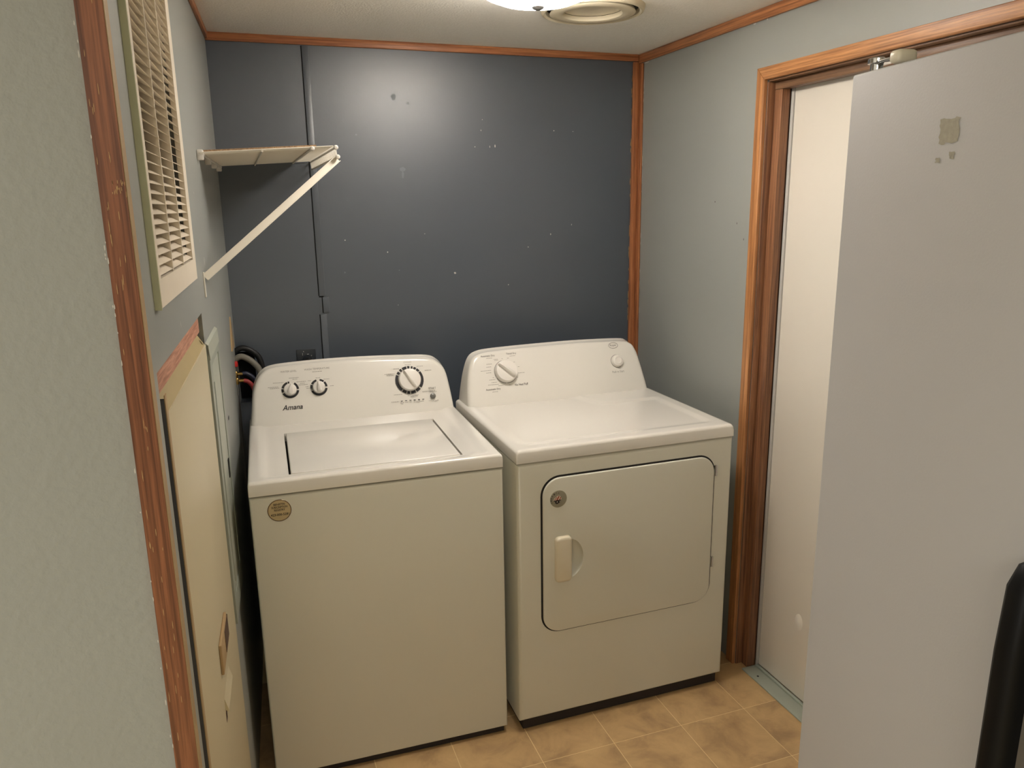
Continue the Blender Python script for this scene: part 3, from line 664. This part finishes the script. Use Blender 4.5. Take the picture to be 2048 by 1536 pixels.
for a in (0.433, 0.509):    # bowed black bar handles with rounded tops
    bm = bmesh.new(); prof = [(1.232, 0.016), (1.225, 0.026), (1.20, 0.036), (1.12, 0.041), (0.90, 0.044), (0.68, 0.041), (0.60, 0.036), (0.577, 0.026), (0.570, 0.016)]
    rows = []
    for i, (z, d) in enumerate(prof):
        hw = 0.0185 if 1 < i < 7 else (0.016 if i in (1, 7) else 0.010); th = 0.013
        rows.append([bm.verts.new((a+x, -sgn*(d+y), z)) for x, y in ((-hw, -th), (-hw*0.9, 0.004), (-hw*0.5, 0.009), (hw*0.5, 0.009), (hw*0.9, 0.004), (hw, -th))])
    for p, q in zip(rows, rows[1:]):
        for i in range(6): bm.faces.new((p[i], p[(i+1) % 6], q[(i+1) % 6], q[i]))
    bm.faces.new(rows[0]); bm.faces.new(list(reversed(rows[-1]))); bmesh.ops.recalc_face_normals(bm, faces=bm.faces)
    h_ = link_mesh('handle', bm, 'handle_black', fr, 50)
    for z in (1.195, 0.605): box('standoff', a-0.012, a+0.012, -sgn*0.030, -sgn*-0.002, z-0.012, z+0.012, 'handle_black', h_, 0.003)
# top hinge of the left door
hn = lathe('hinge', [(0, FHT-0.001), (0.009, FHT-0.001), (0.009, FHT+0.013), (0.0125, FHT+0.014), (0.0125, FHT+0.020), (0.010, FHT+0.022), (0, FHT+0.022)], 'chrome', fr, 24, (0.012, sgn*0.030, 0))
fbox('hinge_arm', 0.006, 0.062, 0.022, 0.045, FHT+0.012, FHT+0.017, 'chrome', hn, 0.002)
fbox('hinge_cover', 0.052, 0.074, 0.018, 0.050, FHT+0.006, FHT+0.024, 'plastic_cream', hn, 0.006)
fbox('hinge_plate', 0.030, 0.075, 0.050, 0.12, FHT-0.008, FHT+0.006, 'steel_galv', hn, 0.002)
# tape residue on the door
FF = frame_T((0, 0, 0), Vector((1, 0, 0)), Vector((0, 0, 1)), Vector((0, -sgn, 0)))
def blob(name, cx, cy, w_, h_, jag, m, parent):
    pts = []
    for (x0, y0, x1, y1) in ((-1, -1, 1, -1), (1, -1, 1, 1), (1, 1, -1, 1), (-1, 1, -1, -1)):
        for k in range(7):
            t = k/7; pts.append((cx + w_/2*(x0+(x1-x0)*t)+random.uniform(-jag, jag), cy + h_/2*(y0+(y1-y0)*t)+random.uniform(-jag, jag)))
    bm = bmesh.new(); bm.faces.new([bm.verts.new(FF @ Vector((x, y, 0.0005))) for x, y in pts]); return link_mesh(name, bm, m, parent)
blob('tape_residue', 0.206, 1.7035, 0.032, 0.030, 0.0016, 'residue', fr)
blob('tape_residue', 0.215, 1.673, 0.008, 0.008, 0.0015, 'residue', fr)
blob('tape_residue', 0.192, 1.669, 0.008, 0.006, 0.0015, 'residue', fr)

# ------------------------------------------------------------------ left wall: return grille, furnace access panel, breaker panel
gr = thing('return_air_grille', 'tall cream louvred return-air grille on the left wall', 'vent', LP(1.35, 1.48, 0))
def gpart(o): # reparent keeping world coordinates
    o.parent = gr; o.matrix_parent_inverse = gr.matrix_world.inverted() if False else Matrix.Translation(-gr.location); return o
bm = bmesh.new()
holed_boxes(None, 1.092, 1.615, 1.480, 2.165, [(1.142, 1.597, 1.522, 2.125)], lambda a, b, c, d: add_box(bm, a, b, c, d, 0.0, 0.010))
bmesh.ops.remove_doubles(bm, verts=bm.verts, dist=1e-5)
bm.transform(LT); bmesh.ops.recalc_face_normals(bm, faces=bm.faces); gpart(link_mesh('frame', bm, 'grille_paint'))
gpart(lbox('frame_edge', 1.6145, 1.6175, 1.477, 2.165, 0.0, 0.0095, 'grille_side'))
bm = bmesh.new()       # one louvre blade: outer edge low, inner edge high
pr_ = [(0.0080, -0.0045), (0.0095, -0.0045), (0.0, 0.0010), (-0.013, 0.0072), (-0.0135, 0.0064), (0.0, 0.0002)]
ends = [[bm.verts.new((s, z, o)) for o, z in pr_] for s in (1.142, 1.597)]
for k in range(6): bm.faces.new((ends[0][k], ends[0][(k+1) % 6], ends[1][(k+1) % 6], ends[1][k]))
bm.faces.new(ends[0]); bm.faces.new(ends[1][::-1]); bm.transform(LT); bmesh.ops.recalc_face_normals(bm, faces=bm.faces)
slat0 = gpart(link_mesh('slat', bm, 'grille_paint'))
PITCH = 0.0150
for k in range(40):
    o = slat0 if k == 0 else slat0.copy()
    if k: C.objects.link(o)
    o.location = (0, 0, 1.531 + k*PITCH)
for s in (1.292, 1.445): gpart(lbox('divider', s-0.0025, s+0.0025, 1.522, 2.125, -0.014, 0.0095, 'grille_paint'))
gpart(lbox('filter', 1.135, 1.598, 1.517, 2.128, -0.030, -0.018, 'filter_dust'))

fp = thing('furnace_access_panel', 'cream metal access panel set low in the left wall', 'panel', LP(1.32, 0, 0))
def fpart(o): o.parent = fp; o.matrix_parent_inverse = Matrix.Translation(-fp.location); return o
def lprof(name, s0, s1, prof, m):     # profile (o, z) swept along s
    bm = bmesh.new(); e = [[bm.verts.new((s, z, o)) for o, z in prof] for s in (s0, s1)]; n = len(prof)
    for k in range(n): bm.faces.new((e[0][k], e[0][(k+1) % n], e[1][(k+1) % n], e[1][k]))
    bm.faces.new(e[0]); bm.faces.new(e[1][::-1]); bm.transform(LT); bmesh.ops.recalc_face_normals(bm, faces=bm.faces)
    return link_mesh(name, bm, m)
fpart(lbox('sheet', 1.002, 1.650, 0.06, 1.322, -0.012, 0.003, 'panel_cream', None, 0.002))
fpart(lprof('top_lip', 1.002, 1.650, [(0.003, 1.318), (-0.020, 1.356), (-0.024, 1.354), (-0.010, 1.316)], 'panel_lip'))
fpart(lbox('edge_flange', 1.650, 1.656, 0.06, 1.35, -0.03, 0.003, 'gap_shade', None, 0.001))
fpart(lbox('edge_strip', 1.640, 1.6562, 0.06, 1.356, 0.003, 0.0045, 'edge_tan'))
lv = fpart(lbox('louvre_hood', 1.232, 1.372, 0.708, 0.774, 0.003, 0.009, 'edge_tan', None, 0.002))
fpart(lbox('louvre_slot', 1.225, 1.30, 0.716, 0.764, 0.003, 0.0098, 'brown_dark'))
fpart(lprof('flap', 1.25, 1.372, [(0.003, 0.655), (0.010, 0.628), (0.008, 0.624), (0.003, 0.63)], 'panel_cream'))
fpart(lbox('flap_shadow_slot', 1.352, 1.372, 0.600, 0.622, 0.0025, 0.0034, 'brown_dark'))
tag(lbox('wood_strip', 1.066, 1.670, 1.361, 1.392, -0.012, -0.001, 'wood_raw'), 'bare reddish wood strip above the cream access panel', 'wood strip')
tag(lbox('stud_end', 1.0, 1.060, 1.30, 1.392, -0.06, -0.028, 'brown_dark'), 'dark brown wood end showing in the slot above the cream panel', 'wood block')

ep = thing('breaker_panel', 'grey painted metal breaker panel low on the left wall beside the washing machine', 'panel', LP(0.84, 0.6, 0))
def epart(o): o.parent = ep; o.matrix_parent_inverse = Matrix.Translation(-ep.location); return o
bm = bmesh.new()
holed_boxes(None, 0.712, 0.982, 0.605, 1.316, [(0.745, 0.935, 0.665, 1.262)], lambda a, b, c, d: add_box(bm, a, b, c, d, 0.0, 0.006))
bmesh.ops.remove_doubles(bm, verts=bm.verts, dist=1e-5)
bm.transform(LT); bmesh.ops.recalc_face_normals(bm, faces=bm.faces); epart(link_mesh('cover', bm, 'breaker_paint'))
epart(lprof('top_flange', 0.712, 0.982, [(0.0, 1.322), (0.006, 1.316), (0.008, 1.282), (0.006, 1.280), (0.0, 1.31)], 'breaker_white'))
epd = epart(lbox('door', 0.750, 0.930, 0.670, 1.257, 0.0, 0.0045, 'breaker_white', None, 0.001))
epart(lbox('latch', 0.765, 0.785, 0.925, 0.975, 0.004, 0.007, 'gap_dark', None, 0.001))
epart(lbox('hinge_rib', 0.930, 0.938, 0.70, 1.22, 0.002, 0.008, 'breaker_paint', None, 0.001))
# torn wallboard at the back corner
bm = bmesh.new(); tr = [(0.21, 1.165), (0.10, 1.165), (0.125, 1.21), (0.15, 1.272), (0.17, 1.245), (0.20, 1.20)]
a_ = [bm.verts.new((s, z, 0.0002)) for s, z in tr]; b_ = [bm.verts.new((s, z, 0.004)) for s, z in tr]
for k in range(6): bm.faces.new((a_[k], a_[(k+1) % 6], b_[(k+1) % 6], b_[k]))
bm.faces.new(a_); bm.faces.new(b_[::-1]); bm.transform(LT); bmesh.ops.recalc_face_normals(bm, faces=bm.faces)
tag(link_mesh('torn_wallboard', bm, 'edge_tan'), 'torn tan flap of wallboard in the back left corner', 'wallboard')

# ------------------------------------------------------------------ wire shelf on the left wall
def wxl(y): return LN.y/LN.x*(-y)      # x of the left wall plane at depth y
SZ, SY0, SY1 = 1.757, -0.012, -0.715
RX = 0.305
sh = thing('wire_shelf', 'white wire shelf with diagonal brace on the left wall', 'shelf', (wxl(-0.4), -0.4, SZ))
def spart(o): o.parent = sh; o.matrix_parent_inverse = Matrix.Translation(-sh.location); return o
ZR = lambda x: SZ + 0.018*max(0, x+0.03)/0.33      # shelf rises a little towards its free edge
n_w = 30
for k in range(n_w):
    y = SY1 + 0.004 + (SY0-SY1-0.006)*k/(n_w-1); x0 = wxl(y)+0.006
    spart(tube('cross_wire', [(x0, y, ZR(x0)+0.004), (RX-0.006, y, ZR(RX)+0.004), (RX, y, ZR(RX)+0.002), (RX+0.003, y, ZR(RX)-0.022)], 0.0016, 'wire_white', None, 6))
rods = [(None, 0.0), (0.0, None)]
for x, dz, r in ((0.245, 0.0, 0.003), (0.12, 0.0, 0.0025), (RX+0.0005, 0.0, 0.003), (RX+0.004, -0.024, 0.003)):
    rr_ = spart(tube('long_rod', [(x, SY1, ZR(x)+dz), (x, SY0, ZR(x)+dz)], r, 'wire_white', None, 8))
    if x != 0.12:
        c = lathe('end_cap', [(0, -0.006), (0.004, -0.005), (0.0062, 0), (0.0062, 0.004), (0.004, 0.008), (0, 0.009)], 'plastic_white', None, 14, (x, SY1-0.004, ZR(x)+dz), Matrix(((1, 0, 0), (0, 0, -1), (0, 1, 0)))); c.parent = rr_; c.matrix_parent_inverse = Matrix.Identity(4)
spart(tube('long_rod', [(wxl(SY1)+0.012, SY1, ZR(0)), (wxl(SY0)+0.012, SY0, ZR(0))], 0.003, 'wire_white', None, 8))
for s in (0.70, 0.48, 0.26, 0.06):
    spart(lbox('wall_clip', s-0.010, s+0.010, SZ-0.014, SZ+0.012, 0.0, 0.016, 'plastic_white', None, 0.003))
# diagonal brace: folded flat strip from the free edge down to the wall
p0 = Vector((RX+0.004, SY1+0.006, ZR(RX)-0.028)); p1 = LP(0.862, 1.462, 0.004)
bm = bmesh.new(); d_ = (p1-p0).normalized(); side = d_.cross(Vector((0, 1, 0))).normalized(); out_ = d_.cross(side).normalized()
for a0, a1, b0, b1 in ((-0.009, 0.009, 0, 0.0015), (-0.009, -0.0075, 0, 0.008), (0.0075, 0.009, 0, 0.008)):
    vs = [bm.verts.new(p + side*sa + out_*ob) for p in (p0, p1) for sa in (a0, a1) for ob in (b0, b1)]
    for f in ((0, 1, 3, 2), (4, 6, 7, 5), (0, 2, 6, 4), (1, 5, 7, 3), (0, 4, 5, 1), (2, 3, 7, 6)): bm.faces.new([vs[i] for i in f])
bmesh.ops.recalc_face_normals(bm, faces=bm.faces); spart(link_mesh('brace', bm, 'wire_white'))
spart(lbox('brace_foot', 0.853, 0.871, 1.415, 1.475, 0.0, 0.003, 'wire_white', None, 0.001))
# board lying on the wires
bd_pts = [(wxl(-0.66)+0.010, -0.66), (0.262, -0.66), (0.262, -0.02), (wxl(-0.02)+0.010, -0.02)]
bm = bmesh.new(); lo = [bm.verts.new((x, y, ZR(x)+0.0064)) for x, y in bd_pts]; hi = [bm.verts.new((x, y, ZR(x)+0.0132)) for x, y in bd_pts]
for k in range(4): bm.faces.new((lo[k], lo[(k+1) % 4], hi[(k+1) % 4], hi[k]))
bm.faces.new(lo[::-1]); bm.faces.new(hi); bmesh.ops.recalc_face_normals(bm, faces=bm.faces)
tag(link_mesh('shelf_board', bm, 'wood_board'), 'thin tan wooden board lying on the wire shelf', 'board')

# ------------------------------------------------------------------ plumbing and outlet behind the washer
tag(tube('drain_hose', smooth_path([(-0.020, -0.075, 0.80), (-0.022, -0.075, 1.03), (-0.012, -0.075, 1.098), (0.012, -0.078, 1.122), (0.040, -0.082, 1.112), (0.066, -0.085, 1.085), (0.078, -0.088, 1.062), (0.095, -0.09, 1.058), (0.108, -0.09, 1.072)], 6), 0.0105, 'hose_grey', None, 14), 'grey ribbed drain hose arching up behind the washing machine', 'hose')
tag(tube('black_arch', smooth_path([(-0.028, -0.045, 0.85), (-0.026, -0.045, 1.06), (-0.008, -0.045, 1.125), (0.020, -0.045, 1.146), (0.055, -0.045, 1.132), (0.080, -0.045, 1.095), (0.09, -0.045, 1.0)], 6), 0.010, 'rubber_black', None, 12), 'black arch behind the grey drain hose', 'pipe')  # black bent tube following the hose's arch
def valve(name, x, z, label, red):
    v = thing(name, label, 'valve', (x, -0.10, z), 0.0, None)
    lathe('body', [(0, -0.012), (0.007, -0.012), (0.0085, -0.004), (0.0085, 0.006), (0.006, 0.010), (0, 0.010)], 'brass', v, 16)
    tube('outlet', [(0, 0, 0), (0.012, 0, 0), (0.024, 0, -0.001)], [0.006, 0.0065, 0.0055], 'brass', v, 12)
    tube('inlet', [(0, 0, -0.01), (0, 0, -0.05)], 0.005, 'steel_galv', v, 10)
    if red:
        tube('stem', [(0, 0, 0.008), (0, 0, 0.030)], 0.003, 'steel_galv', v, 8)
        box('lever', -0.008, 0.010, -0.009, 0.009, 0.026, 0.045, 'red_paint', v, 0.004)
    return v
valve('water_valve', -0.006, 1.066, 'brass water valve with a red lever behind the washing machine', True)
valve('water_valve', -0.004, 1.046, 'lower brass water valve feeding the red hose', False).location.y = -0.118
tag(tube('inlet_hose', smooth_path([(0.016, -0.10, 1.066), (0.030, -0.10, 1.065), (0.050, -0.10, 1.048), (0.066, -0.10, 1.01), (0.07, -0.10, 0.93)], 5), 0.0075, 'blue_rubber', None, 12), 'dark blue water inlet hose leaving the brass valve', 'hose')
tag(tube('inlet_hose', smooth_path([(0.018, -0.118, 1.045), (0.032, -0.118, 1.040), (0.046, -0.118, 1.02), (0.054, -0.118, 0.98), (0.056, -0.118, 0.9)], 5), 0.0072, 'red_rubber', None, 12), 'red water inlet hose curving down behind the washing machine', 'hose')
tag(tube('supply_pipe', [(-0.006, -0.10, 1.016), (-0.006, -0.10, 0.8), (-0.006, -0.10, 0.5)], 0.006, 'steel_galv', None, 10), 'thin grey supply pipe below the brass valves', 'pipe')
ol = thing('wall_outlet', 'dark painted wall outlet on the blue back wall above the washing machine', 'outlet', (0.241, 0, 1.06))
box('cover_plate', -0.034, 0.034, -0.005, -0.0003, -0.057, 0.058, 'paint_blue_dark', ol, 0.002)
lathe('receptacle', [(0, 0.006), (0.016, 0.006), (0.017, 0.004), (0.017, 0.0)], 'paint_blue_dark', ol, 24, (0.004, -0.0045, 0.022), Matrix(((1, 0, 0), (0, 0, -1), (0, 1, 0))))
chips('scratch', [(0.228-0.241, 0.041, .0012, .009), (0.232-0.241, 0.050, .0025, .0025), (0.247-0.241, 0.040, .007, .002), (0.0185, 0.034, .002, .004)], 'chip_white', ol, Matrix.Translation((0, -0.0053, 0)) @ BT)
pg = thing('power_plug', 'black power plug in the dark wall outlet', 'plug', (0.246, -0.0105, 1.072))
lathe('plug_body', [(0, 0.0), (0.0165, 0.0), (0.0165, 0.018), (0.013, 0.026), (0.008, 0.034), (0, 0.034)], 'rubber_black', pg, 20, (0, 0, 0), Matrix(((1, 0, 0), (0, 0, -1), (0, 1, 0))))
tube('cord', smooth_path([(0, -0.030, 0), (0, -0.05, -0.004), (0.002, -0.062, -0.04), (0.004, -0.062, -0.12), (0.004, -0.06, -0.3)], 5), 0.004, 'rubber_black', pg, 8)

# ------------------------------------------------------------------ ceiling: lamp and round diffuser
LX, LYY = 0.795, -0.935
lamp = thing('ceiling_lamp', 'lit frosted glass dome lamp on the ceiling', 'lamp', (LX, LYY, ZC))
lathe('mount', [(0, 0), (0.060, 0), (0.060, -0.010), (0.050, -0.014), (0.012, -0.016), (0.006, -0.018), (0.006, -0.083), (0, -0.083)], 'diffuser_paint', lamp, 48)
lathe('glass_dome', [(0.150, -0.030), (0.155, -0.036), (0.149, -0.046), (0.131, -0.058), (0.100, -0.070), (0.060, -0.079), (0.020, -0.083), (0.005, -0.0835)], 'lamp_glass', lamp, 64)
lathe('finial', [(0.005, -0.0815), (0.014, -0.0825), (0.016, -0.085), (0.013, -0.089), (0.006, -0.092), (0, -0.093)], 'steel_galv', lamp, 24)
df = thing('ceiling_diffuser', 'round cream ceiling air diffuser with stepped rings beside the lamp', 'vent', (1.09, -0.625, ZC))
def ringp(name, prof, m): return lathe(name, prof, m, df, 64)
ringp('outer_ring', [(0.136, -0.0006), (0.138, -0.012), (0.144, -0.016), (0.151, -0.013), (0.155, 0.0)], 'diffuser_paint')
ringp('throat', [(0.137, -0.0008), (0.0, -0.0008)], 'gap_dark')
ringp('middle_ring', [(0.088, -0.004), (0.088, -0.017), (0.094, -0.019), (0.120, -0.018), (0.127, -0.015), (0.124, -0.008), (0.110, -0.004)], 'diffuser_paint')
ringp('inner_cone', [(0.0, -0.006), (0.03, -0.0055), (0.060, -0.004), (0.0875, -0.003)], 'plastic_cream')
for k in range(3):
    a = k*2.094; box('strut', 0, 0.004, 0, 0.004, -0.012, -0.001, 'diffuser_paint', df).location = (0.115*math.cos(a), 0.115*math.sin(a), 0)
bpy.context.view_layer.update()
